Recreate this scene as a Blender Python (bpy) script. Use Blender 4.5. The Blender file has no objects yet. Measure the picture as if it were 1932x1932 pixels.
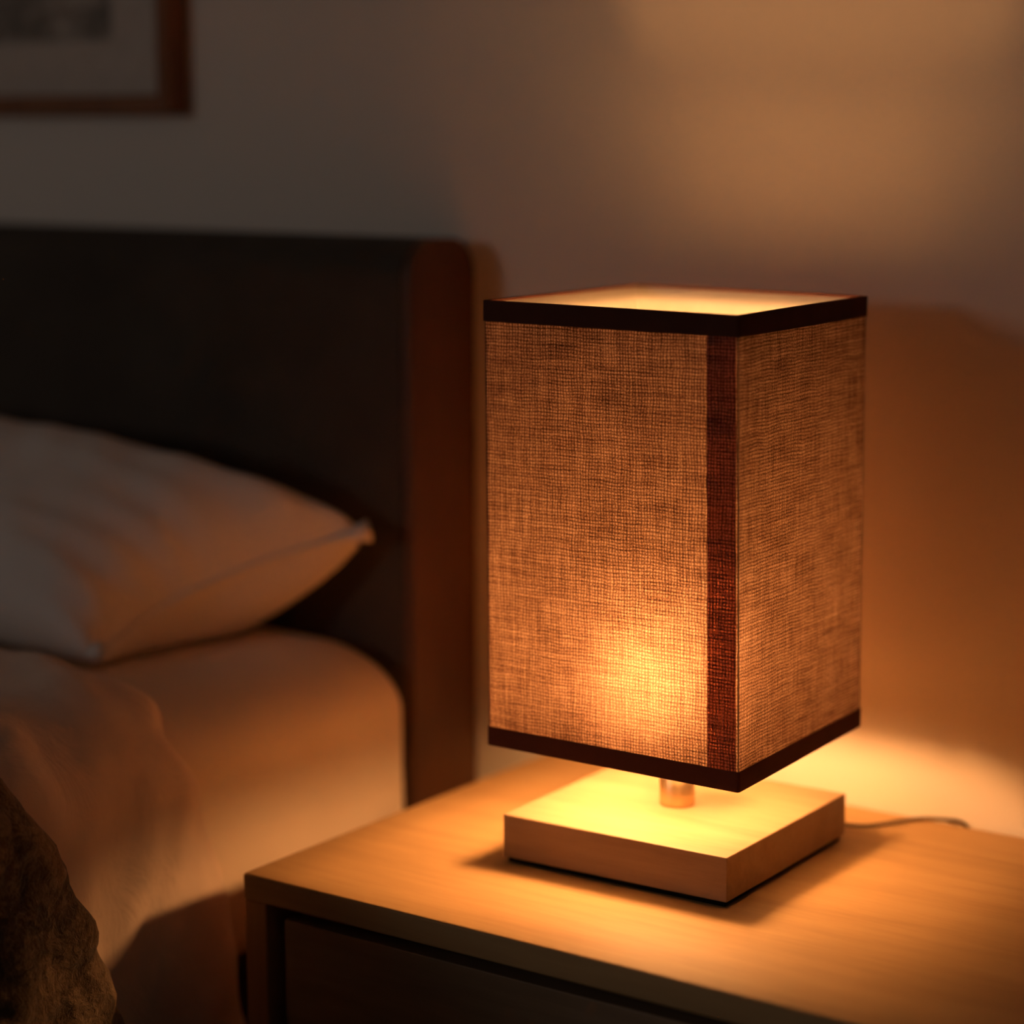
import bpy, bmesh, math, random
from mathutils import Vector, Matrix, noise

random.seed(7)
sc = bpy.context.scene
COL = sc.collection

# ------------------------------------------------------------------ helpers
def link(name, bm, mats, parent=None, smooth=False, bevel=0.0, seg=3, recalc=True):
    if recalc:
        bmesh.ops.recalc_face_normals(bm, faces=bm.faces)
    me = bpy.data.meshes.new(name)
    bm.to_mesh(me)
    bm.free()
    if not isinstance(mats, (list, tuple)):
        mats = [mats]
    for m in mats:
        me.materials.append(m)
    if smooth:
        for p in me.polygons:
            p.use_smooth = True
    o = bpy.data.objects.new(name, me)
    COL.objects.link(o)
    if parent:
        o.parent = parent
    if bevel:
        md = o.modifiers.new('Bevel', 'BEVEL')
        md.width = bevel
        md.segments = seg
        md.limit_method = 'ANGLE'
        md.harden_normals = False
    return o


def tag(o, label=None, cat=None, group=None, kind=None):
    if label: o['label'] = label
    if cat: o['category'] = cat
    if group: o['group'] = group
    if kind: o['kind'] = kind
    return o


def empty(name, loc, rz=0.0):
    o = bpy.data.objects.new(name, None)
    o.empty_display_size = 0.05
    COL.objects.link(o)
    o.location = loc
    o.rotation_euler = (0, 0, rz)
    return o


def box(bm, x0, x1, y0, y1, z0, z1):
    v = [bm.verts.new(p) for p in ((x0, y0, z0), (x1, y0, z0), (x1, y1, z0), (x0, y1, z0),
                                   (x0, y0, z1), (x1, y0, z1), (x1, y1, z1), (x0, y1, z1))]
    for f in ((3, 2, 1, 0), (4, 5, 6, 7), (0, 1, 5, 4), (1, 2, 6, 5), (2, 3, 7, 6), (3, 0, 4, 7)):
        bm.faces.new([v[i] for i in f])


def boxo(name, dims, mat, parent=None, bevel=0.0, seg=3):
    bm = bmesh.new()
    box(bm, *dims)
    return link(name, bm, mat, parent, bevel=bevel, seg=seg)


def loft(bm, loops, closed_v=False, cap=True, mat_of=None):
    """loops: list of equally long lists of points; joins neighbours with quads."""
    vs = [[bm.verts.new(p) for p in lp] for lp in loops]
    n = len(vs[0])
    rng = range(len(vs)) if closed_v else range(len(vs) - 1)
    for i in rng:
        a, b = vs[i], vs[(i + 1) % len(vs)]
        for j in range(n):
            k = (j + 1) % n
            f = bm.faces.new((a[j], a[k], b[k], b[j]))
            if mat_of: f.material_index = mat_of(i)
    if cap and not closed_v:
        bm.faces.new(vs[0][::-1])
        bm.faces.new(vs[-1])
    return vs


def lathe(bm, prof, axis_o=Vector((0, 0, 0)), axis_d=Vector((0, 0, 1)), n=40):
    d = axis_d.normalized()
    q = Vector((0, 0, 1)).rotation_difference(d)
    loops = []
    for r, z in prof:
        loops.append([axis_o + q @ Vector((r * math.cos(2 * math.pi * k / n), r * math.sin(2 * math.pi * k / n), z)) for k in range(n)])
    loft(bm, loops)


def tube(bm, pts, rad, n=10):
    pts = [Vector(p) for p in pts]
    loops = []
    for i, p in enumerate(pts):
        t = (pts[min(i + 1, len(pts) - 1)] - pts[max(i - 1, 0)]).normalized()
        up = Vector((0, 0, 1)) if abs(t.z) < 0.9 else Vector((1, 0, 0))
        a = t.cross(up).normalized()
        b = t.cross(a).normalized()
        r = rad[i] if isinstance(rad, (list, tuple)) else rad
        loops.append([p + a * r * math.cos(2 * math.pi * k / n) + b * r * math.sin(2 * math.pi * k / n) for k in range(n)])
    loft(bm, loops)


def spline(ctrl, n=12):
    c = [Vector(p) for p in ctrl]
    c = [c[0] * 2 - c[1]] + c + [c[-1] * 2 - c[-2]]
    out = []
    for i in range(1, len(c) - 2):
        for k in range(n):
            t = k / n
            p0, p1, p2, p3 = c[i - 1], c[i], c[i + 1], c[i + 2]
            out.append(0.5 * ((2 * p1) + (p2 - p0) * t + (2 * p0 - 5 * p1 + 4 * p2 - p3) * t * t + (3 * p1 - p0 - 3 * p2 + p3) * t ** 3))
    out.append(c[-2])
    return out


def lerp(a, b, t): return a + (b - a) * t


def interp(tab, x):
    if x <= tab[0][0]: return tab[0][1]
    for (a, va), (b, vb) in zip(tab, tab[1:]):
        if x <= b:
            t = (x - a) / (b - a)
            t = t * t * (3 - 2 * t)
            return lerp(va, vb, t)
    return tab[-1][1]


def sstep(a, b, x):
    t = min(1, max(0, (x - a) / (b - a)))
    return t * t * (3 - 2 * t)


def nz(x, y, z): return noise.noise(Vector((x, y, z)))

# ------------------------------------------------------------------ materials
class NT:
    def __init__(s, name):
        s.m = bpy.data.materials.new(name)
        s.m.use_nodes = True
        s.t = s.m.node_tree
        s.t.nodes.clear()
        s.out = s.n('ShaderNodeOutputMaterial')
    def n(s, typ, **kw):
        nd = s.t.nodes.new(typ)
        for k, v in kw.items():
            if k.startswith('i_'):
                nd.inputs[k[2:].replace('_', ' ')].default_value = v
            else:
                setattr(nd, k, v)
        return nd
    def l(s, a, b): s.t.links.new(a, b)
    def ramp(s, fac, stops):
        r = s.n('ShaderNodeValToRGB')
        e = r.color_ramp.elements
        while len(e) < len(stops): e.new(0.5)
        for k, (p, c) in zip(e, stops):
            k.position = p
            k.color = (*c, 1)
        s.l(fac, r.inputs[0])
        return r.outputs[0]
    def math(s, op, a, b=None, c=None):
        nd = s.n('ShaderNodeMath', operation=op)
        for i, v in enumerate((a, b, c)):
            if v is None: continue
            if isinstance(v, (int, float)): nd.inputs[i].default_value = v
            else: s.l(v, nd.inputs[i])
        return nd.outputs[0]
    def noise(s, vec, scale, detail=4, rough=0.5, dist=0.0):
        nd = s.n('ShaderNodeTexNoise', i_Scale=scale, i_Detail=detail, i_Roughness=rough, i_Distortion=dist)
        if vec is not None: s.l(vec, nd.inputs['Vector'])
        return nd.outputs['Fac']
    def map(s, vec, scale=(1, 1, 1), rot=(0, 0, 0), loc=(0, 0, 0)):
        nd = s.n('ShaderNodeMapping')
        nd.inputs['Scale'].default_value = scale
        nd.inputs['Rotation'].default_value = rot
        nd.inputs['Location'].default_value = loc
        s.l(vec, nd.inputs['Vector'])
        return nd.outputs[0]
    def bump(s, h, strength, dist):
        b = s.n('ShaderNodeBump')
        b.inputs['Strength'].default_value = strength
        b.inputs['Distance'].default_value = dist
        s.l(h, b.inputs['Height'])
        return b.outputs[0]
    def bsdf(s, col, rough=0.6, metal=0.0, spec=0.5, normal=None, sheen=0.0):
        b = s.n('ShaderNodeBsdfPrincipled')
        if isinstance(col, (tuple, list)): b.inputs['Base Color'].default_value = (*col, 1)
        else: s.l(col, b.inputs['Base Color'])
        if isinstance(rough, (int, float)): b.inputs['Roughness'].default_value = rough
        else: s.l(rough, b.inputs['Roughness'])
        b.inputs['Metallic'].default_value = metal
        b.inputs['Specular IOR Level'].default_value = spec
        b.inputs['Sheen Weight'].default_value = sheen
        if normal is not None: s.l(normal, b.inputs['Normal'])
        return b.outputs[0]
    def done(s, sh):
        s.l(sh, s.out.inputs['Surface'])
        return s.m
    def obj(s): return s.n('ShaderNodeTexCoord').outputs['Object']


def plain(name, col, rough=0.6, metal=0.0, spec=0.5):
    t = NT(name)
    n = t.noise(t.obj(), 60, 3)
    c = t.ramp(n, [(0.3, tuple(x * 0.93 for x in col)), (0.7, tuple(min(1, x * 1.05) for x in col))])
    return t.done(t.bsdf(c, rough, metal, spec))


def m_wood(name, stops, grain_axis='x', rough=0.45, ring=9.0, scale=1.0, bump=0.15, spec=0.4):
    t = NT(name)
    o = t.obj()
    sc_ = {'x': (2.2, 26, 26), 'y': (26, 2.2, 26), 'z': (26, 26, 2.2)}[grain_axis]
    v = t.map(o, tuple(k * scale for k in sc_))
    fine = t.noise(v, 5.0, 6, 0.65, 0.3)
    sc2 = {'x': (0.5, 5, 5), 'y': (5, 0.5, 5), 'z': (5, 5, 0.5)}[grain_axis]
    v2 = t.map(o, tuple(k * scale for k in sc2))
    w = t.noise(v2, 1.6, 3, 0.5, 0.6)
    rings = t.math('FRACT', t.math('MULTIPLY', w, ring))
    rings = t.math('ABSOLUTE', t.math('SUBTRACT', rings, 0.5))
    fac = t.math('ADD', t.math('MULTIPLY', fine, 0.62), t.math('MULTIPLY', rings, 0.5))
    c = t.ramp(fac, stops)
    return t.done(t.bsdf(c, rough, 0, spec, t.bump(fine, bump, 0.001)))


def m_paint(name, col, bump=0.25):
    t = NT(name)
    o = t.obj()
    n = t.noise(o, 260, 4, 0.6)
    n2 = t.noise(o, 3, 2)
    c = t.ramp(n2, [(0.3, tuple(x * 0.97 for x in col)), (0.7, col)])
    return t.done(t.bsdf(c, 0.75, 0, 0.25, t.bump(n, bump, 0.0012)))


def m_cloth(name, ca, cb, scale=900, bump=0.2, sheen=0.1, wr=0.35):
    t = NT(name)
    o = t.obj()
    w = t.noise(o, scale, 2, 0.6)
    wr1 = t.noise(t.map(o, (6, 9, 6), (0.2, 0.1, 0.5)), 2.2, 5, 0.6, 0.7)
    c = t.ramp(t.noise(o, 9, 4), [(0.3, ca), (0.7, cb)])
    h = t.math('ADD', t.math('MULTIPLY', w, 0.12), t.math('MULTIPLY', wr1, wr * 10))
    return t.done(t.bsdf(c, 0.9, 0, 0.12, t.bump(h, bump, 0.004), sheen))


def m_shade_fabric(name, dense=0.92):
    """woven dark brown linen: dark face, light seeps between the threads"""
    t = NT(name)
    uv = t.n('ShaderNodeUVMap').outputs[0]
    sep = t.n('ShaderNodeSeparateXYZ')
    # threads wander a little
    wob = t.n('ShaderNodeTexNoise', i_Scale=34.0, i_Detail=3.0)
    t.l(uv, wob.inputs['Vector'])
    wv = t.n('ShaderNodeVectorMath', operation='SUBTRACT')
    t.l(wob.outputs['Color'], wv.inputs[0]); wv.inputs[1].default_value = (0.5, 0.5, 0.5)
    ws = t.n('ShaderNodeVectorMath', operation='SCALE'); ws.inputs['Scale'].default_value = 0.0052
    t.l(wv.outputs[0], ws.inputs[0])
    wa = t.n('ShaderNodeVectorMath', operation='ADD')
    t.l(uv, wa.inputs[0]); t.l(ws.outputs[0], wa.inputs[1])
    t.l(wa.outputs[0], sep.inputs[0])
    P = 0.0026
    su = t.math('ABSOLUTE', t.math('SINE', t.math('MULTIPLY', sep.outputs[0], math.pi / P)))
    sv = t.math('ABSOLUTE', t.math('SINE', t.math('MULTIPLY', sep.outputs[1], math.pi / P)))
    weave = t.math('MULTIPLY', t.math('POWER', su, 0.7), t.math('POWER', sv, 0.7))
    # every thread has its own density; slubs run along warp and weft
    slub_h = t.noise(t.map(uv, (22, 420, 1)), 1.0, 3, 0.6)
    slub_v = t.noise(t.map(uv, (420, 22, 1)), 1.0, 3, 0.6)
    speck = t.noise(uv, 640, 3, 0.7)
    mott = t.noise(uv, 30, 3, 0.55)
    f = t.math('ADD', t.math('MULTIPLY', weave, 0.26), t.math('MULTIPLY', slub_h, 0.34))
    f = t.math('ADD', f, t.math('MULTIPLY', slub_v, 0.30))
    f = t.math('ADD', f, t.math('MULTIPLY', speck, 0.62))
    f = t.math('ADD', f, t.math('MULTIPLY', mott, 0.14))
    # stronger contrast between threads and gaps
    f = t.math('ADD', t.math('MULTIPLY', t.math('SUBTRACT', f, 0.865), 1.4), 0.865)
    k = dense
    tc = t.ramp(t.math('SUBTRACT', f, 0.385),
                [(0.16, (0.030 * k, 0.010 * k, 0.005 * k)), (0.42, (0.20 * k, 0.110 * k, 0.072 * k)),
                 (0.62, (0.46 * k, 0.30 * k, 0.235 * k)), (0.85, (min(0.95, 0.80 * k), min(0.75, 0.61 * k), min(0.62, 0.50 * k)))])
    dc = t.ramp(t.math('SUBTRACT', f, 0.385), [(0.2, (0.024, 0.014, 0.015)), (0.5, (0.085, 0.052, 0.050)), (0.8, (0.19, 0.12, 0.11))])
    nrm = t.bump(f, 0.6, 0.0012)
    d = t.n('ShaderNodeBsdfDiffuse'); t.l(dc, d.inputs['Color']); t.l(nrm, d.inputs['Normal'])
    # half of the light that gets through keeps its direction, the rest is diffused
    def scaled(k):
        v = t.n('ShaderNodeVectorMath', operation='SCALE'); v.inputs['Scale'].default_value = k
        t.l(tc, v.inputs[0]); return v.outputs[0]
    tr = t.n('ShaderNodeBsdfTranslucent'); t.l(scaled(0.15), tr.inputs['Color'])
    rf = t.n('ShaderNodeBsdfRefraction', i_IOR=1.5, i_Roughness=0.74); t.l(scaled(0.85), rf.inputs['Color'])
    a = t.n('ShaderNodeAddShader'); t.l(d.outputs[0], a.inputs[0]); t.l(tr.outputs[0], a.inputs[1])
    a2 = t.n('ShaderNodeAddShader'); t.l(a.outputs[0], a2.inputs[0]); t.l(rf.outputs[0], a2.inputs[1])
    return t.done(a2.outputs[0])


def m_liner(name):
    t = NT(name)
    n = t.noise(t.obj(), 120, 2)
    c = t.ramp(n, [(0.3, (0.66, 0.635, 0.595)), (0.7, (0.69, 0.665, 0.625))])
    d = t.n('ShaderNodeBsdfDiffuse'); t.l(c, d.inputs['Color'])
    tr = t.n('ShaderNodeBsdfTranslucent'); tr.inputs['Color'].default_value = (0.03, 0.027, 0.02, 1)
    rf = t.n('ShaderNodeBsdfRefraction', i_IOR=1.5, i_Roughness=0.74); rf.inputs['Color'].default_value = (0.25, 0.243, 0.225, 1)
    a = t.n('ShaderNodeAddShader'); t.l(d.outputs[0], a.inputs[0]); t.l(tr.outputs[0], a.inputs[1])
    a2 = t.n('ShaderNodeAddShader'); t.l(a.outputs[0], a2.inputs[0]); t.l(rf.outputs[0], a2.inputs[1])
    return t.done(a2.outputs[0])


def m_emit(name, col, strength):
    t = NT(name)
    e = t.n('ShaderNodeEmission')
    e.inputs['Color'].default_value = (*col, 1)
    e.inputs['Strength'].default_value = strength
    return t.done(e.outputs[0])


def m_throw(name):
    t = NT(name)
    o = t.obj()
    n = t.noise(o, 26, 6, 0.7, 1.4)
    n2 = t.noise(o, 160, 4, 0.7, 0.8)
    f = t.math('ADD', t.math('MULTIPLY', n, 0.7), t.math('MULTIPLY', n2, 0.4))
    c = t.ramp(f, [(0.38, (0.035, 0.022, 0.013)), (0.54, (0.17, 0.11, 0.062)), (0.70, (0.40, 0.28, 0.165))])
    return t.done(t.bsdf(c, 0.95, 0, 0.05, t.bump(f, 0.9, 0.01), 0.3))


def m_art(name):
    t = NT(name)
    o = t.obj()
    n = t.noise(t.map(o, (3, 1, 6)), 3.0, 5, 0.6, 0.8)
    n2 = t.noise(t.map(o, (10, 1, 14), (0, 0.6, 0)), 2.0, 4, 0.6, 1.5)
    f = t.math('ADD', t.math('MULTIPLY', n, 0.6), t.math('MULTIPLY', n2, 0.4))
    c = t.ramp(f, [(0.40, (0.12, 0.10, 0.08)), (0.50, (0.30, 0.25, 0.21)), (0.60, (0.56, 0.48, 0.41))])
    return t.done(t.bsdf(c, 0.8, 0, 0.2))


def m_glass(name):
    t = NT(name)
    g = t.n('ShaderNodeBsdfGlossy'); g.inputs['Roughness'].default_value = 0.02
    tr = t.n('ShaderNodeBsdfTransparent')
    mx = t.n('ShaderNodeMixShader'); mx.inputs[0].default_value = 0.05
    t.l(tr.outputs[0], mx.inputs[1]); t.l(g.outputs[0], mx.inputs[2])
    return t.done(mx.outputs[0])


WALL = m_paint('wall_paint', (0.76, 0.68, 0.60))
CEIL = m_paint('ceiling_paint', (0.50, 0.46, 0.42))  # unseen ceiling, darkened so less lamp light bounces back
WALL2 = m_paint('side_wall_paint', (0.46, 0.41, 0.36))  # unseen walls toned down to cut the lamp's bounce light
FLOOR = m_wood('floor_boards', [(0.25, (0.10, 0.055, 0.028)), (0.6, (0.19, 0.11, 0.06)), (0.85, (0.26, 0.16, 0.09))], 'y', 0.4)
TRIM = plain('trim_white', (0.68, 0.64, 0.58), 0.5)
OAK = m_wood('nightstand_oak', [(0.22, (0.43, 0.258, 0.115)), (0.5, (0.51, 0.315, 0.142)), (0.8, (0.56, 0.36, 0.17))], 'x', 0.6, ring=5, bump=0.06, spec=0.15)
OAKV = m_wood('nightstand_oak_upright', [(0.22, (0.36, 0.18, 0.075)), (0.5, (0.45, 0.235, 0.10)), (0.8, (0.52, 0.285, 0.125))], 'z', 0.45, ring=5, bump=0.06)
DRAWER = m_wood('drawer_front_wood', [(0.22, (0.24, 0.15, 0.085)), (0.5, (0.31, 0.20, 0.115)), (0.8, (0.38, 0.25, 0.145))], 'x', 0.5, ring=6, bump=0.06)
DARK = plain('shadow_gap_dark', (0.03, 0.02, 0.014), 0.8)
BASEW = m_wood('lamp_base_rubberwood', [(0.22, (0.31, 0.195, 0.110)), (0.5, (0.375, 0.245, 0.142)), (0.8, (0.425, 0.29, 0.175))], 'x', 0.5, ring=4, scale=1.6, bump=0.05, spec=0.2)
RUBBER = plain('foam_shadow_black', (0.008, 0.007, 0.006), 0.9, 0, 0.1)  # foam blackened further, shade of the gap is in its colour
BRASS = plain('satin_brass', (0.60, 0.46, 0.27), 0.36, 1.0)
STEEL = plain('painted_wire', (0.5, 0.45, 0.4), 0.5, 0.3)
SOCKET = plain('socket_white', (0.75, 0.72, 0.66), 0.4)
FABRIC = m_shade_fabric('shade_linen')
STRIPF = m_shade_fabric('shade_linen_overlap', 2.2)
LINER = m_liner('shade_liner')
BAND = plain('brown_binding_tape', (0.085, 0.030, 0.020), 0.9, 0, 0.08)
FRAY = plain('frayed_thread', (0.30, 0.19, 0.12), 0.9, 0, 0.1)
CORD = plain('grey_brown_cable', (0.12, 0.085, 0.055), 0.5)
BULB = m_emit('lit_frosted_bulb', (1.0, 0.455, 0.15), 195.0)
UPHOL = m_cloth('headboard_upholstery', (0.060, 0.046, 0.036), (0.082, 0.064, 0.05), 700, 0.12, 0.05, 0.0)
HBSIDE = m_wood('headboard_side_walnut', [(0.22, (0.075, 0.030, 0.014)), (0.5, (0.10, 0.042, 0.019)), (0.8, (0.125, 0.053, 0.025))], 'z', 0.55, ring=4, bump=0.05)
BEDBASE = m_cloth('bed_base_fabric', (0.05, 0.036, 0.027), (0.07, 0.05, 0.038), 700, 0.1, 0.0, 0.0)
SHEET = m_cloth('cream_sheet', (0.79, 0.64, 0.50), (0.83, 0.68, 0.54), 900, 0.10)
PILLOWC = m_cloth('white_pillowcase', (0.70, 0.64, 0.60), (0.75, 0.69, 0.65), 900, 0.14)
DUVET = m_cloth('linen_duvet', (0.66, 0.51, 0.41), (0.76, 0.60, 0.49), 420, 0.22, 0.15, 0.4)
THROW = m_throw('brown_fleece')
FRAMEW = m_wood('picture_frame_wood', [(0.22, (0.17, 0.06, 0.02)), (0.5, (0.24, 0.09, 0.032)), (0.8, (0.29, 0.12, 0.045))], 'z', 0.45, ring=4)
MAT = plain('picture_mat_white', (0.60, 0.51, 0.44), 0.85)
ART = m_art('pencil_sketch')
GLASS = m_glass('clear_glass')

# ------------------------------------------------------------------ the room
YB = 0.2031           # face of the wall behind the bed
FZ, CZ = -0.52, 2.0   # floor and ceiling, z = 0 is the top of the nightstand
XL, XR, YF = -3.4, 2.0, -4.8
T = 0.12
def struct(name, dims, mat):
    o = boxo(name, dims, mat)
    o['kind'] = 'structure'
    return o
struct('floor', (XL - T, XR + T, YF - T, YB + T, FZ - 0.1, FZ), FLOOR)
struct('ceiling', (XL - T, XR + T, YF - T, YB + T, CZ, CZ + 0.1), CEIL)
struct('wall_back', (XL - T, XR + T, YB, YB + T, FZ, CZ), WALL)
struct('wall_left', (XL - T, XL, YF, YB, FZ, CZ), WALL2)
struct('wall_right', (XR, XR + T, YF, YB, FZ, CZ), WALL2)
WX0, WX1, WZ0, WZ1 = -2.45, -1.65, 0.80, 1.62
bm = bmesh.new()
box(bm, XL - T, WX0, YF - T, YF, FZ, CZ)
box(bm, WX1, XR + T, YF - T, YF, FZ, CZ)
box(bm, WX0, WX1, YF - T, YF, FZ, WZ0)
box(bm, WX0, WX1, YF - T, YF, WZ1, CZ)
link('wall_front', bm, WALL2)['kind'] = 'structure'
bm = bmesh.new()
for d in ((WX0, WX0 + 0.05, WZ0, WZ1), (WX1 - 0.05, WX1, WZ0, WZ1), (WX0 + 0.05, WX1 - 0.05, WZ0, WZ0 + 0.05),
          (WX0 + 0.05, WX1 - 0.05, WZ1 - 0.05, WZ1)):
    box(bm, d[0], d[1], YF - 0.08, YF - 0.03, d[2], d[3])
w = link('window_1', bm, TRIM, bevel=0.004)
w['kind'] = 'structure'
boxo('window_pane', (WX0 + 0.05, WX1 - 0.05, YF - 0.06, YF - 0.055, WZ0 + 0.05, WZ1 - 0.05), GLASS, w)
for nm, d in (('baseboard_back', (XL, XR, YB - 0.014, YB, FZ, FZ + 0.09)), ('baseboard_left', (XL, XL + 0.014, YF, YB - 0.014, FZ, FZ + 0.09)),
              ('baseboard_right', (XR - 0.014, XR, YF, YB - 0.014, FZ, FZ + 0.09))):
    o = boxo(nm, d, TRIM, bevel=0.004)
    o['kind'] = 'structure'

# ------------------------------------------------------------------ nightstand
NX0, NX1, NY0, NY1 = -0.2576, 0.42, -0.2489, YB - 0.016
ns = tag(empty('nightstand', (0.08, -0.02, FZ)), 'light oak nightstand with a dark recessed drawer, under the glowing lamp', 'nightstand')
ns_off = Vector((0.08, -0.02, FZ))
def ns_part(name, d, mat, bevel=0.0015, parent=ns):
    o = boxo(name, d, mat, None, bevel)
    for v in o.data.vertices: v.co -= ns_off
    o.parent = parent
    return o
ns_part('table_top', (NX0, NX1, NY0, YB - 0.0048, -0.0222, 0), OAK, 0.0022)
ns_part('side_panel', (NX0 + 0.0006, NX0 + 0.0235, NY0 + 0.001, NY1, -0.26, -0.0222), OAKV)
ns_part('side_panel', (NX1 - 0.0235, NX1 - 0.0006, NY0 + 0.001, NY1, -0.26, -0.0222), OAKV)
ns_part('back_panel', (NX0 + 0.0235, NX1 - 0.0235, NY1 - 0.012, NY1, -0.26, -0.0222), DARK)
ns_part('bottom_panel', (NX0 + 0.0006, NX1 - 0.0006, NY0 + 0.001, NY1, -0.28, -0.26), OAK)
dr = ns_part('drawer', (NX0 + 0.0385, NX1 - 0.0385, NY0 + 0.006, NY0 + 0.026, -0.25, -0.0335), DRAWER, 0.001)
bx = bmesh.new()
DX0, DX1, DY0, DY1 = NX0 + 0.05, NX1 - 0.05, NY0 + 0.026, NY1 - 0.04
box(bx, DX0, DX0 + 0.01, DY0, DY1, -0.24, -0.07)
box(bx, DX1 - 0.01, DX1, DY0, DY1, -0.24, -0.07)
box(bx, DX0 + 0.01, DX1 - 0.01, DY1 - 0.01, DY1, -0.24, -0.07)
box(bx, DX0 + 0.01, DX1 - 0.01, DY0, DY1 - 0.01, -0.24, -0.232)
db = link('drawer_box', bx, DARK)
for v in db.data.vertices: v.co -= ns_off
db.parent = dr
for x in (NX0 + 0.012, NX1 - 0.047):
    for y in (NY0 + 0.012, NY1 - 0.047):
        ns_part('leg', (x, x + 0.035, y, y + 0.035, FZ, -0.28), OAKV, 0.003)

# ------------------------------------------------------------------ table lamp
RY = 0.02595
lamp = tag(empty('table_lamp', (0, 0, 0.0), RY), 'lit table lamp with a square brown linen shade on a pale wooden block base', 'lamp')
h = 0.20712 / 2
boxo('base', (-h, h, -h, h, 0.0048, 0.0407), BASEW, lamp, 0.0011)
boxo('foam_pad', (-h + 0.0032, h - 0.0032, -h + 0.0032, h - 0.0032, 0.0002, 0.0049), RUBBER, lamp, 0.0005)  # pad brought near the edge, its black stands for the gap's shadow
bm = bmesh.new()
lathe(bm, [(0.0146, 0.0405), (0.0146, 0.0450), (0.0146, 0.070), (0.0130, 0.0715)], n=48)
link('pole', bm, BRASS, lamp, True)['label'] = 'short satin brass pole'
BC = Vector((-0.014, -0.018, 0.149))
SO = Vector((0, 0, 0.066))
ax = (BC - SO).normalized()
bm = bmesh.new()
lathe(bm, [(0.0120, 0.0), (0.0165, 0.004), (0.0165, 0.030), (0.0150, 0.034), (0.0150, 0.040)], SO, ax, 32)
link('socket', bm, SOCKET, lamp, True)
bm = bmesh.new()
BR_ = 0.034
prof = [(0.0235, -0.0238)]
for k in range(13):
    a = math.radians(-43 + 133 * k / 12)
    prof.append((max(0.0004, BR_ * math.cos(a)), BR_ * math.sin(a)))
lathe(bm, prof, BC, ax, 28)
bulb = tag(link('bulb', bm, BULB, lamp, True), 'glowing frosted bulb')
bm = bmesh.new()
lathe(bm, [(0.0135, -0.050), (0.0150, -0.042), (0.0238, -0.0262), (0.0252, -0.0228), (0.0238, -0.0223)], BC, ax, 28)  # collar added to shade the base from the bulb
tag(link('bulb_light_stop', bm, SOCKET, bulb, True), 'white plastic collar of the bulb')

# shade corners (lamp space), slightly out of true as on the real shade
CT = [Vector((-0.1141, -0.1131, 0.4584)), Vector((0.1115, -0.1125, 0.4564)), Vector((0.1094, 0.1101, 0.4563)), Vector((-0.1094, 0.1139, 0.4578))]
CB = [Vector((-0.1123, -0.1119, 0.1005)), Vector((0.1157, -0.1099, 0.0970)), Vector((0.1114, 0.1117, 0.0989)), Vector((-0.1104, 0.1125, 0.1000))]
SG = [(-1, -1), (1, -1), (1, 1), (-1, 1)]
def shade_loop(t, d=0.0, dz=0.0, rad=0.0022, seg=4):
    """closed outline of the shade at height fraction t, set in by d"""
    pts = []
    c = [CB[i].lerp(CT[i], t) for i in range(4)]
    c = [Vector((p.x - s[0] * d, p.y - s[1] * d, p.z + dz)) for p, s in zip(c, SG)]
    rr = max(0.0008, rad - d)
    for i in range(4):
        p, q, n = c[i], c[i - 1], c[(i + 1) % 4]
        a = p + (q - p).normalized() * rr
        b = p + (n - p).normalized() * rr
        for k in range(seg + 1):
            u = k / seg
            pts.append(a * (1 - u) ** 2 + p * 2 * u * (1 - u) + b * u * u)
        for k in range(1, 10):
            e = n + (p - n).normalized() * rr
            pts.append(b.lerp(e, k / 10))
    return pts

def uv_perimeter(bm, loops_n):
    pass

def shade_body(name, mats, t0, t1, d0, d1, parent):
    bm = bmesh.new()
    uvl = bm.loops.layers.uv.new('UVMap')
    NZ = 24
    outer = [shade_loop(lerp(t0, t1, k / NZ), d0) for k in range(NZ + 1)]
    inner = [shade_loop(lerp(t0, t1, k / NZ), d1) for k in range(NZ + 1)]
    n = len(outer[0])
    per = [0.0]
    for j in range(n):
        per.append(per[-1] + (outer[0][(j + 1) % n] - outer[0][j]).length)
    def vv(loops): return [[bm.verts.new(p) for p in lp] for lp in loops]
    vo, vi = vv(outer), vv(inner)
    def face(vs, uvs, mi):
        f = bm.faces.new(vs)
        f.material_index = mi
        f.smooth = True
        for l, q in zip(f.loops, uvs): l[uvl].uv = q
    for k in range(NZ):
        for j in range(n):
            j2 = (j + 1) % n
            q = [(per[j], vo[k][j].co.z), (per[j + 1], vo[k][j2].co.z), (per[j + 1], vo[k + 1][j2].co.z), (per[j], vo[k + 1][j].co.z)]
            face((vo[k][j], vo[k][j2], vo[k + 1][j2], vo[k + 1][j]), q, 0)
            face((vi[k][j2], vi[k][j], vi[k + 1][j], vi[k + 1][j2]), [q[1], q[0], q[3], q[2]], 1)
    for k in (0, NZ):
        for j in range(n):
            j2 = (j + 1) % n
            vs = (vo[k][j], vi[k][j], vi[k][j2], vo[k][j2])
            face(vs if k == 0 else vs[::-1], [(per[j], 0)] * 4, 0)
    return link(name, bm, mats, parent, recalc=False)

shade = shade_body('lamp_shade', [FABRIC, LINER], 0.0, 1.0, 0.0, 0.0016, lamp)
tag(shade, 'brown woven linen shade glowing from inside')

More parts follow.
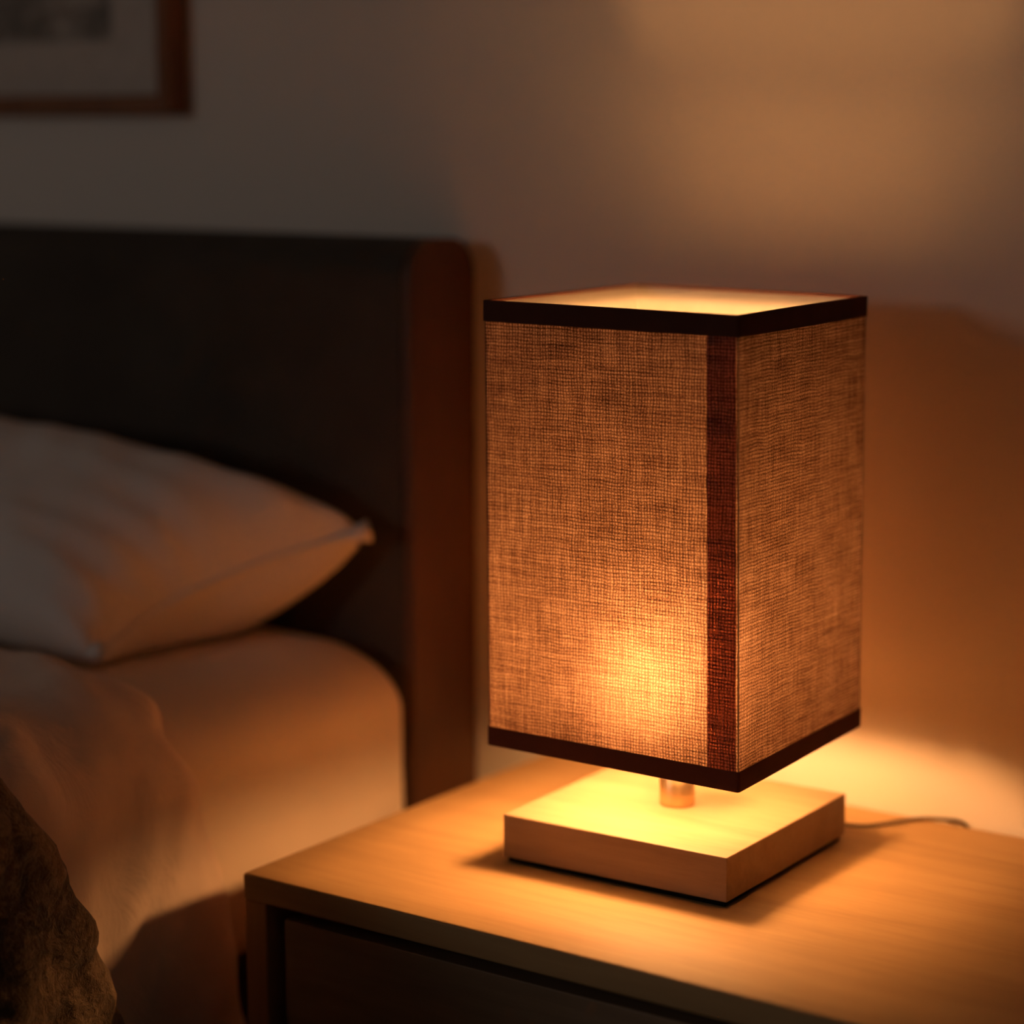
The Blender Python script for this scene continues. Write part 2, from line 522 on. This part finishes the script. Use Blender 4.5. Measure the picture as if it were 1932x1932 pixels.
def band(name, t, zlo, zhi, inner_lo, outd=-0.0009):
    bm = bmesh.new()
    prof = [(outd, zlo), (outd, zhi), (outd + 0.0005, zhi + 0.0005), (0.0018, zhi + 0.0005), (0.0021, zhi), (0.0021, inner_lo), (0.0017, inner_lo), (0.0017, 0), (0.0002, 0), (0.0002, zlo)]
    if t == 0.0:
        prof = [(outd, zhi), (outd, zlo), (outd + 0.0005, zlo - 0.0005), (0.0026, zlo - 0.0005), (0.0030, zlo), (0.0030, inner_lo), (0.0017, inner_lo), (0.0017, 0), (0.0002, 0), (0.0002, zhi)]
    loft(bm, [shade_loop(t, d, z) for d, z in prof], closed_v=True)
    return link(name, bm, BAND, shade, False)
tag(band('top_binding', 1.0, -0.0155, 0.0004, -0.0012), 'dark brown binding tape')
tag(band('bottom_binding', 0.0, -0.0004, 0.0150, 0.006), 'dark brown binding tape')

# overlap strip down the front face beside the near corner, and the frayed edge on the corner
bm = bmesh.new()
uvl = bm.loops.layers.uv.new('UVMap')
a0, a1 = 0.885, 0.992
NZ = 20
grid = []
for k in range(NZ + 1):
    t = lerp(0.0, 1.0, k / NZ)
    lo, hi = CB[0].lerp(CT[0], t), CB[1].lerp(CT[1], t)
    row = []
    for a in (a0, (a0 + a1) / 2, a1):
        p = lo.lerp(hi, a)
        jit = 0.0005 * nz(k * 1.7, a * 40, 2.2)
        row.append((Vector((p.x + jit, p.y - 0.00055, p.z)), Vector((p.x + jit, p.y - 0.00005, p.z)), (p.x + 3.3, p.z)))
    grid.append(row)
vo = [[bm.verts.new(c[0]) for c in r] for r in grid]
vi = [[bm.verts.new(c[1]) for c in r] for r in grid]
def sf(vs, uvs):
    f = bm.faces.new(vs)
    for l, q in zip(f.loops, uvs): l[uvl].uv = q
for k in range(NZ):
    for j in range(2):
        q = [grid[k][j][2], grid[k][j + 1][2], grid[k + 1][j + 1][2], grid[k + 1][j][2]]
        sf((vo[k][j], vo[k][j + 1], vo[k + 1][j + 1], vo[k + 1][j]), q)
        sf((vi[k][j + 1], vi[k][j], vi[k + 1][j], vi[k + 1][j + 1]), q)
    for j, s in ((0, 1), (2, -1)):
        vs = (vo[k + 1][j], vi[k + 1][j], vi[k][j], vo[k][j])
        sf(vs if s == 1 else vs[::-1], [grid[k][j][2]] * 4)
for k in (0, NZ):
    for j in range(2):
        vs = (vo[k][j], vi[k][j], vi[k][j + 1], vo[k][j + 1])
        sf(vs if k == 0 else vs[::-1], [grid[k][j][2]] * 4)
tag(link('seam_strip', bm, STRIPF, shade, recalc=False), 'darker doubled strip of linen at the seam')

bm = bmesh.new()
pts, rad = [], []
for k in range(160):
    t = lerp(0.042, 0.957, k / 159)
    p = CB[1].lerp(CT[1], t)
    pts.append(p + Vector((-0.0002 + 0.0007 * nz(k * 0.9, 1, 0), 0.0006 + 0.0012 * nz(k * 0.7, 5, 3), 0)))
    rad.append(0.00045 + 0.0005 * max(0, nz(k * 0.8, 9, 1)))
tube(bm, pts, rad, 6)
tag(link('seam_thread', bm, FRAY, shade, True), 'pale frayed thread along the corner')

# wire fitter that carries the shade on the pole
bm = bmesh.new()
ZF = 0.108
lathe(bm, [(0.0175, ZF - 0.003), (0.026, ZF - 0.003), (0.026, ZF), (0.0175, ZF)], n=32)
for i in range(4):
    c = CB[i].copy(); c.z = ZF - 0.0015
    dvec = Vector((c.x, c.y, 0)).normalized()
    side = Vector((-dvec.y, dvec.x, 0)) * 0.0024
    s0, e0 = dvec * 0.020, Vector((c.x, c.y, 0)) - dvec * 0.0048
    for z0, z1 in ((ZF - 0.003, ZF - 0.0005),):
        q = [s0 - side, s0 + side, e0 + side, e0 - side]
        loft(bm, [[Vector((p.x, p.y, z0)) for p in q], [Vector((p.x, p.y, z1)) for p in q]])
link('shade_fitter', bm, STEEL, lamp)

# cord from the back of the base to the wall side
def lamp_local(p):
    c, s = math.cos(RY), math.sin(RY)
    return Vector((p[0] * c + p[1] * s, -p[0] * s + p[1] * c, p[2]))
bm = bmesh.new()
cord = [(0.050, 0.100, 0.012), (0.070, 0.118, 0.006), (0.088, 0.1355, 0.0032), (0.1044, 0.1442, 0.0030), (0.1193, 0.1700, 0.0030), (0.1316, 0.1885, 0.0030),
        (0.1480, 0.1955, 0.0034), (0.1620, 0.1992, 0.0032), (0.1680, 0.20065, -0.001), (0.1700, 0.20075, -0.008), (0.1705, 0.20075, -0.03), (0.171, 0.20075, -0.12)]
tube(bm, spline([lamp_local(p) for p in cord], 8), 0.0017, 10)
tag(link('power_cord', bm, CORD, lamp, True), 'thin grey brown cord')

# ------------------------------------------------------------------ bed
HX = -0.3528
BX0 = -1.98
bed = tag(empty('bed', (-1.17, -0.9, FZ)), 'double bed with a dark upholstered headboard against the wall', 'bed')
boff = Vector((-1.17, -0.9, FZ))
def bed_child(o, parent=bed, off=boff):
    for v in o.data.vertices: v.co -= off
    o.parent = parent
    return o
def hb_profile(y0, y1, z0, z1, r):
    pts = [(y0, z0), (y1, z0)]
    for k in range(9):
        a = math.pi / 2 * k / 8
        pts.append((y1 - r + r * math.cos(a), z1 - r + r * math.sin(a)))
    for k in range(9):
        a = math.pi / 2 + math.pi / 2 * k / 8
        pts.append((y0 + r + r * math.cos(a), z1 - r + r * math.sin(a)))
    return pts
def hb_piece(name, x0, x1, mat, ins=0.0, bevel=0.0):
    bm = bmesh.new()
    pr = hb_profile(0.1025 + ins, YB - 0.0005, FZ + 0.02, 0.4890 - ins, 0.036)
    loft(bm, [[Vector((x, y, z)) for y, z in pr] for x in (x0, x1)])
    return link(name, bm, mat, None, bevel=bevel, seg=3)
hb = bed_child(hb_piece('headboard', BX0 + 0.012, HX - 0.012, UPHOL, 0.0, 0.003))
tag(hb, 'dark charcoal brown upholstered headboard')
for x0, x1 in ((HX - 0.012, HX), (BX0, BX0 + 0.012)):
    o = bed_child(hb_piece('side_panel', x0, x1, HBSIDE, 0.0, 0.002), hb)
    tag(o, 'reddish brown end of the headboard')
for nm, d in (('side_rail', (HX - 0.045, HX - 0.012, -1.96, 0.1025, -0.40, -0.125)), ('side_rail', (BX0 + 0.012, BX0 + 0.045, -1.96, 0.1025, -0.40, -0.125)),
              ('foot_rail', (BX0 + 0.012, HX - 0.012, -1.995, -1.96, -0.40, -0.125)), ('slat_deck', (BX0 + 0.045, HX - 0.045, -1.96, 0.1025, -0.16, -0.125))):
    bed_child(boxo(nm, d, BEDBASE, None, 0.006))
for x in (HX - 0.09, BX0 + 0.03):
    bed_child(boxo('leg', (x, x + 0.06, -1.96, -1.90, FZ, -0.40), HBSIDE, None, 0.004))
    bed_child(boxo('leg', (x, x + 0.06, 0.02, 0.08, FZ, -0.40), HBSIDE, None, 0.004))

# mattress profile: top, rounded shoulder, side (x, z, nx, nz)
MX1, MX0, MT, MBOT = -0.3470, -1.9930, 0.111, -0.122
RXc, RZc = 0.100, 0.062
def shoulder(a):
    x = MX1 - RXc + RXc * math.sin(a)
    z = MT - RZc + RZc * math.cos(a)
    n = Vector((math.sin(a) / RXc, math.cos(a) / RZc)).normalized()
    return x, z, n.x, n.y
def prof_right(zend, nt=26, ns=16, nd=18, xstart=-1.17):
    out = []
    for k in range(nt):
        u = k / nt
        out.append((lerp(xstart, MX1 - RXc, 1 - (1 - u) ** 1.3), MT, 0, 1))
    for k in range(ns):
        out.append(shoulder(math.pi / 2 * k / ns))
    for k in range(nd + 1):
        out.append((MX1, lerp(MT - RZc, zend, k / nd), 1, 0))
    return out

bm = bmesh.new()
pr = prof_right(MBOT + 0.02)
for k in range(1, 7):
    a = math.pi / 2 * k / 6
    pr.append((MX1 - 0.02 + 0.02 * math.cos(a), MBOT + 0.02 - 0.02 * math.sin(a), math.cos(a), -math.sin(a)))
pr.append((-1.17, MBOT, 0, -1))
mir = [(2 * -1.17 - x + 0.0 + 0.0, z, -nx, nz_) for x, z, nx, nz_ in pr[1:-1]]
mir = [(x - (MX1 + MX0 + 2.34) * 0, z, a, b) for x, z, a, b in mir]
full = pr + mir[::-1]
R = 0.042
ys = []
for k in range(9): ys.append((0.1020 - R * (1 - math.cos(math.pi / 2 * k / 8)), R * (1 - math.sin(math.pi / 2 * k / 8))))
N = 110
for k in range(1, N):
    ys.append((lerp(0.1020 - R, -1.93, k / N), 0.0))
for k in range(9)[::-1]: ys.append((-1.95 + R * (1 - math.cos(math.pi / 2 * k / 8)), R * (1 - math.sin(math.pi / 2 * k / 8))))
loops = []
for y, ins in ys:
    lp = []
    for x, z, a, b in full:
        dsp = 0.0
        if a > 0.05 or b > 0.05:
            dsp = 0.0035 * nz(x * 5, y * 7, z * 6) + 0.0065 * max(0, nz(y * 7 + z * 9, z * 16 - y * 7, 4.0)) * (1 if a > 0.5 else 0.15)
        e = -ins + (dsp if ins < 0.02 else dsp * 0.5)
        lp.append(Vector((x + a * e, y, z + b * e)))
    loops.append(lp)
loft(bm, loops)
matt = link('mattress', bm, SHEET, None, True)
tag(matt, 'thick mattress in a plain cream fitted sheet, lying on the bed under the pillow', 'mattress')

# ------------------------------------------------------------------ pillow
FR, BR = Vector((-0.518, -0.150, 0.116)), Vector((-0.378, 0.068, 0.2215))
FL, BL = Vector((-1.12, -0.150, 0.125)), Vector((-1.12, 0.060, 0.262))
bm = bmesh.new()
NU, NV = 72, 44
def pil(u, v, side):
    # u: 0 right end .. 1 left end; v: 0 front .. 1 back
    m = FR.lerp(FL, u).lerp(BR.lerp(BL, u), v)
    su, sv = 2 * u - 1, 2 * v - 1
    # edges bow in between the four ears
    m.x += -su * -1 * 0
    bow_u = (1 - sv * sv) * 0.052
    m.x += -bow_u * sstep(0.0, 0.5, 0.5 - u) * 1.0 + bow_u * sstep(0.0, 0.5, u - 0.5)
    bow_v = (1 - su ** 2) * 0.014
    m.y += bow_v * (1 if v < 0.5 else -1) * abs(sv)
    nrm = ((BR.lerp(BL, u) - FR.lerp(FL, u)).cross(Vector((-1, 0, 0)))).normalized()
    if nrm.z < 0: nrm = -nrm
    e = max(0.0, 1 - abs(su) ** 4.0) * max(0.0, 1 - abs(sv) ** 2.9)
    th = e ** 0.44
    if side > 0:
        t = 0.116 * th
        wr = 0.007 * nz(m.x * 9, m.y * 9, 1.3) * min(1, th * 2) + 0.005 * nz(m.x * 22 + m.y * 10, m.y * 18, 7.7) * min(1, th * 2)
        wr += 0.006 * math.sin(38 * (v - 0.3) + 5 * u + 3 * nz(u * 4, v * 4, 1)) * math.exp(-u / 0.10) * min(1, th * 3)
        p = m + nrm * (t + wr)
    else:
        t = 0.115 * th
        p = m - nrm * t
        p.x += 0.022 * th * (1 - u)
        p.y = min(p.y, 0.0995)
        if p.z < MT + 0.0055: p.z = MT + 0.0055 + 0.04 * (p.z - MT - 0.003) * 0
    p.y = min(p.y, 0.1005)
    p.z = max(p.z, MT + 0.0055)
    return p
top = [[pil(i / NU, j / NV, 1) for j in range(NV + 1)] for i in range(NU + 1)]
bot = [[pil(i / NU, j / NV, -1) for j in range(NV + 1)] for i in range(NU + 1)]
vt = [[bm.verts.new(p) for p in r] for r in top]
vb = [[vt[i][j] if (i in (0, NU) or j in (0, NV)) else bm.verts.new(bot[i][j]) for j in range(NV + 1)] for i in range(NU + 1)]
for i in range(NU):
    for j in range(NV):
        bm.faces.new((vt[i][j], vt[i][j + 1], vt[i + 1][j + 1], vt[i + 1][j]))
        bm.faces.new((vb[i][j], vb[i + 1][j], vb[i + 1][j + 1], vb[i][j + 1]))
pillow = link('pillow', bm, PILLOWC, None, True)
tag(pillow, 'plump white pillow leaning on the dark headboard', 'pillow')
# piped seam round the pillow edge
bm = bmesh.new()
rr = [0.0028 + 0.0085 * (abs(2 * j / NV - 1) ** 9) for j in range(NV + 1)]
ring = [Vector((top[0][j].x, min(top[0][j].y, 0.099 - rr[j]), max(top[0][j].z, MT + 0.006 + rr[j]))) for j in range(NV + 1)]
tube(bm, ring, rr, 8)
link('seam', bm, PILLOWC, pillow, True)

# ------------------------------------------------------------------ duvet and throw
def drape(name, mat, yedge, ystop, base, lift, ns_t, zend, wob, thick, nyr=120, xstart=-1.9, power=1.6):
    pr = prof_right(zend, nt=60, ns=28, nd=56, xstart=xstart)
    bm = bmesh.new()
    rows = []
    # arc length coordinate measured from the shoulder
    s, arc = 0.0, [0.0]
    for (x0, z0, *_), (x1, z1, *_) in zip(pr, pr[1:]):
        s += math.hypot(x1 - x0, z1 - z0); arc.append(s)
    for i, (x, z, a, b) in enumerate(pr):
        row = []
        ye = yedge(x, z, arc[i])
        for k in range(nyr + 1):
            t = (k / nyr) ** power
            y = lerp(ye, ystop, t)
            dd = ye - y
            off = base + lift(x, z, dd) + wob(x, y, z, arc[i], dd, a)
            row.append(bm.verts.new((x + a * off, y, z + b * off)))
        rows.append(row)
    for r0, r1 in zip(rows, rows[1:]):
        for k in range(nyr):
            bm.faces.new((r0[k], r1[k], r1[k + 1], r0[k + 1]))
    o = link(name, bm, mat, None, True)
    md = o.modifiers.new('Solidify', 'SOLIDIFY')
    md.thickness = thick
    md.offset = -1
    return o

def d_edge(x, z, s):
    if z >= MT - 0.001 and x <= MX1 - RXc:
        return interp([(-1.6, -0.215), (-0.75, -0.205), (-0.60, -0.198), (-0.51, -0.196), (-0.455, -0.207)], x) + 0.004 * nz(x * 14, 0, 3)
    return interp([(-0.36, -0.118), (-0.11, -0.176), (-0.06, -0.188), (0.04, -0.214), (0.085, -0.232), (0.106, -0.207)], z) + 0.003 * nz(z * 22, 5, 3)
def d_lift(x, z, dd):
    l = 0.017 * (1 - math.exp(-dd / 0.012))
    top = sstep(0.0, 0.10, z)
    l += 0.010 * sstep(0.15, 0.185, dd + 0.02 * nz(x * 8, z * 8, 1)) * (0.35 + 0.65 * top)
    return l
def d_wob(x, y, z, s, dd, a):
    f = sstep(0, 0.03, dd)
    diag = s * 0.55 + y
    w = 0.0115 * nz(diag * 15, (s * 2 - y) * 3.0, 3.3) + 0.0042 * nz(diag * 34, (s * 2 - y) * 7, 8.3) + 0.0008 * nz(diag * 80, (s - y) * 26, 1.1)
    hang = 0.016 * a * sstep(0.08, -0.2, z) * (0.5 + nz(y * 11, z * 4, 5.5))
    return w * (0.25 + 0.75 * f) + hang + 0.001
duvet = drape('duvet', DUVET, d_edge, -1.98, 0.006, d_lift, None, -0.36, d_wob, 0.004)
tag(duvet, 'rumpled pale linen duvet hanging over the side of the mattress', 'duvet')

def t_edge(x, z, s):
    if z >= MT - 0.001 and x <= MX1 - RXc:
        return interp([(-1.6, -0.55), (-0.75, -0.525), (-0.455, -0.495)], x)
    return interp([(-0.36, -0.27), (-0.10, -0.352), (-0.03, -0.378), (0.03, -0.400), (0.08, -0.440), (0.106, -0.500)], z) + 0.006 * nz(z * 26, 15, 3)
def t_lift(x, z, dd):
    return 0.010 * (1 - math.exp(-dd / 0.008))
def t_wob(x, y, z, s, dd, a):
    de = d_edge(x, z, s) - y
    under = 0.006 + d_lift(x, z, de) + d_wob(x, y, z, s, de, a)
    w = 0.007 + 0.006 * nz(s * 40, y * 40, 2.2) + 0.004 * nz(s * 90, y * 90, 4.2) + 0.006 * nz((s * 0.5 + y) * 12, (s - y) * 3, 9.1)
    return under + 0.0085 + max(w, 0)
throw = drape('throw_blanket', THROW, t_edge, -1.2, 0.0, t_lift, None, -0.33, t_wob, 0.006, nyr=150)
tag(throw, 'dark brown fleecy throw blanket spread over the duvet', 'blanket')

# ------------------------------------------------------------------ picture on the wall
FX1, FZ0, FW, FH, FB = -0.7190, 0.6050, 0.60, 0.74, 0.0200
pf = tag(empty('picture_frame', (FX1 - FW / 2, YB, FZ0)), 'wooden picture frame with a white mat, hung above the headboard', 'picture')
poff = Vector((FX1 - FW / 2, YB, FZ0))
bm = bmesh.new()
def rect(i, y): return [Vector((FX1 - FW + i, y, FZ0 + i)), Vector((FX1 - i, y, FZ0 + i)), Vector((FX1 - i, y, FZ0 + FH - i)), Vector((FX1 - FW + i, y, FZ0 + FH - i))]
loft(bm, [rect(0, YB - 0.001), rect(0, YB - 0.028), rect(0.002, YB - 0.030), rect(FB - 0.003, YB - 0.030), rect(FB, YB - 0.027), rect(FB, YB - 0.001)], closed_v=True)
def pchild(o, parent=pf):
    for v in o.data.vertices: v.co -= poff
    o.parent = parent
    return o
pchild(link('frame', bm, FRAMEW))
MI, MIZ = 0.100, 0.076
def rect2(e, y): return [Vector((FX1 - FW + MI + e, y, FZ0 + MIZ + e)), Vector((FX1 - MI - e, y, FZ0 + MIZ + e)), Vector((FX1 - MI - e, y, FZ0 + FH - MIZ - e)), Vector((FX1 - FW + MI + e, y, FZ0 + FH - MIZ - e))]
bm = bmesh.new()
loft(bm, [rect(FB, YB - 0.004), rect(FB, YB - 0.009), rect2(0, YB - 0.009), rect2(0.002, YB - 0.0065), rect2(0.002, YB - 0.004)], closed_v=True)
pchild(tag(link('mat_board', bm, MAT), 'white mat board'))
pchild(tag(boxo('artwork', (FX1 - FW + FB, FX1 - FB, YB - 0.004, YB - 0.001, FZ0 + FB, FZ0 + FH - FB), ART), 'grey pencil drawing'))
pchild(boxo('glazing', (FX1 - FW + FB, FX1 - FB, YB - 0.013, YB - 0.011, FZ0 + FB, FZ0 + FH - FB), GLASS))

# ------------------------------------------------------------------ daylight through the window
L = bpy.data.lights.new('window_daylight', 'AREA')
L.shape = 'RECTANGLE'
L.size, L.size_y = WX1 - WX0 - 0.12, WZ1 - WZ0 - 0.12
L.energy = 12.0
L.color = (1.0, 0.90, 0.84)
lo = bpy.data.objects.new('window_daylight', L)
COL.objects.link(lo)
lo.location = ((WX0 + WX1) / 2, YF - 0.02, (WZ0 + WZ1) / 2)
lo.rotation_euler = (Vector((0.0, 0.0, 0.2)) - Vector(lo.location)).to_track_quat('-Z', 'Y').to_euler()
lo.rotation_euler = (math.radians(90), 0, 0)

wd = bpy.data.worlds.new('dusk_sky')
sc.world = wd
wd.use_nodes = True
bg = wd.node_tree.nodes['Background']
bg.inputs[0].default_value = (0.35, 0.42, 0.6, 1)
bg.inputs[1].default_value = 0.15

# ------------------------------------------------------------------ camera
cd = bpy.data.cameras.new('camera')
co = bpy.data.objects.new('camera', cd)
COL.objects.link(co)
R_ = Vector((0.81544, 0.57883, -0.00265)); U_ = Vector((-0.0952, 0.13862, 0.98576)); F_ = Vector((-0.57095, 0.80358, -0.16814))
m = Matrix((R_, U_, -F_)).transposed().to_4x4()
m.translation = Vector((0.951175, -1.573186, 0.598244))
co.matrix_world = m
cd.sensor_fit = 'HORIZONTAL'
cd.sensor_width = 36.0
cd.lens = 4336.85 / 1932 * 36
cd.clip_start = 0.02
cd.dof.use_dof = True
cd.dof.focus_distance = 1.755
cd.dof.aperture_fstop = 1.75
cd.dof.aperture_blades = 0
sc.camera = co

sc.view_settings.view_transform = 'Standard'
sc.view_settings.look = 'None'
sc.view_settings.gamma = 1
sc.view_settings.use_curve_mapping = False
sc.view_settings.exposure = 0.0
sc.cycles.use_denoising = True
sc.cycles.max_bounces = 12
sc.cycles.diffuse_bounces = 8
sc.cycles.transmission_bounces = 10
sc.cycles.sample_clamp_indirect = 8.0
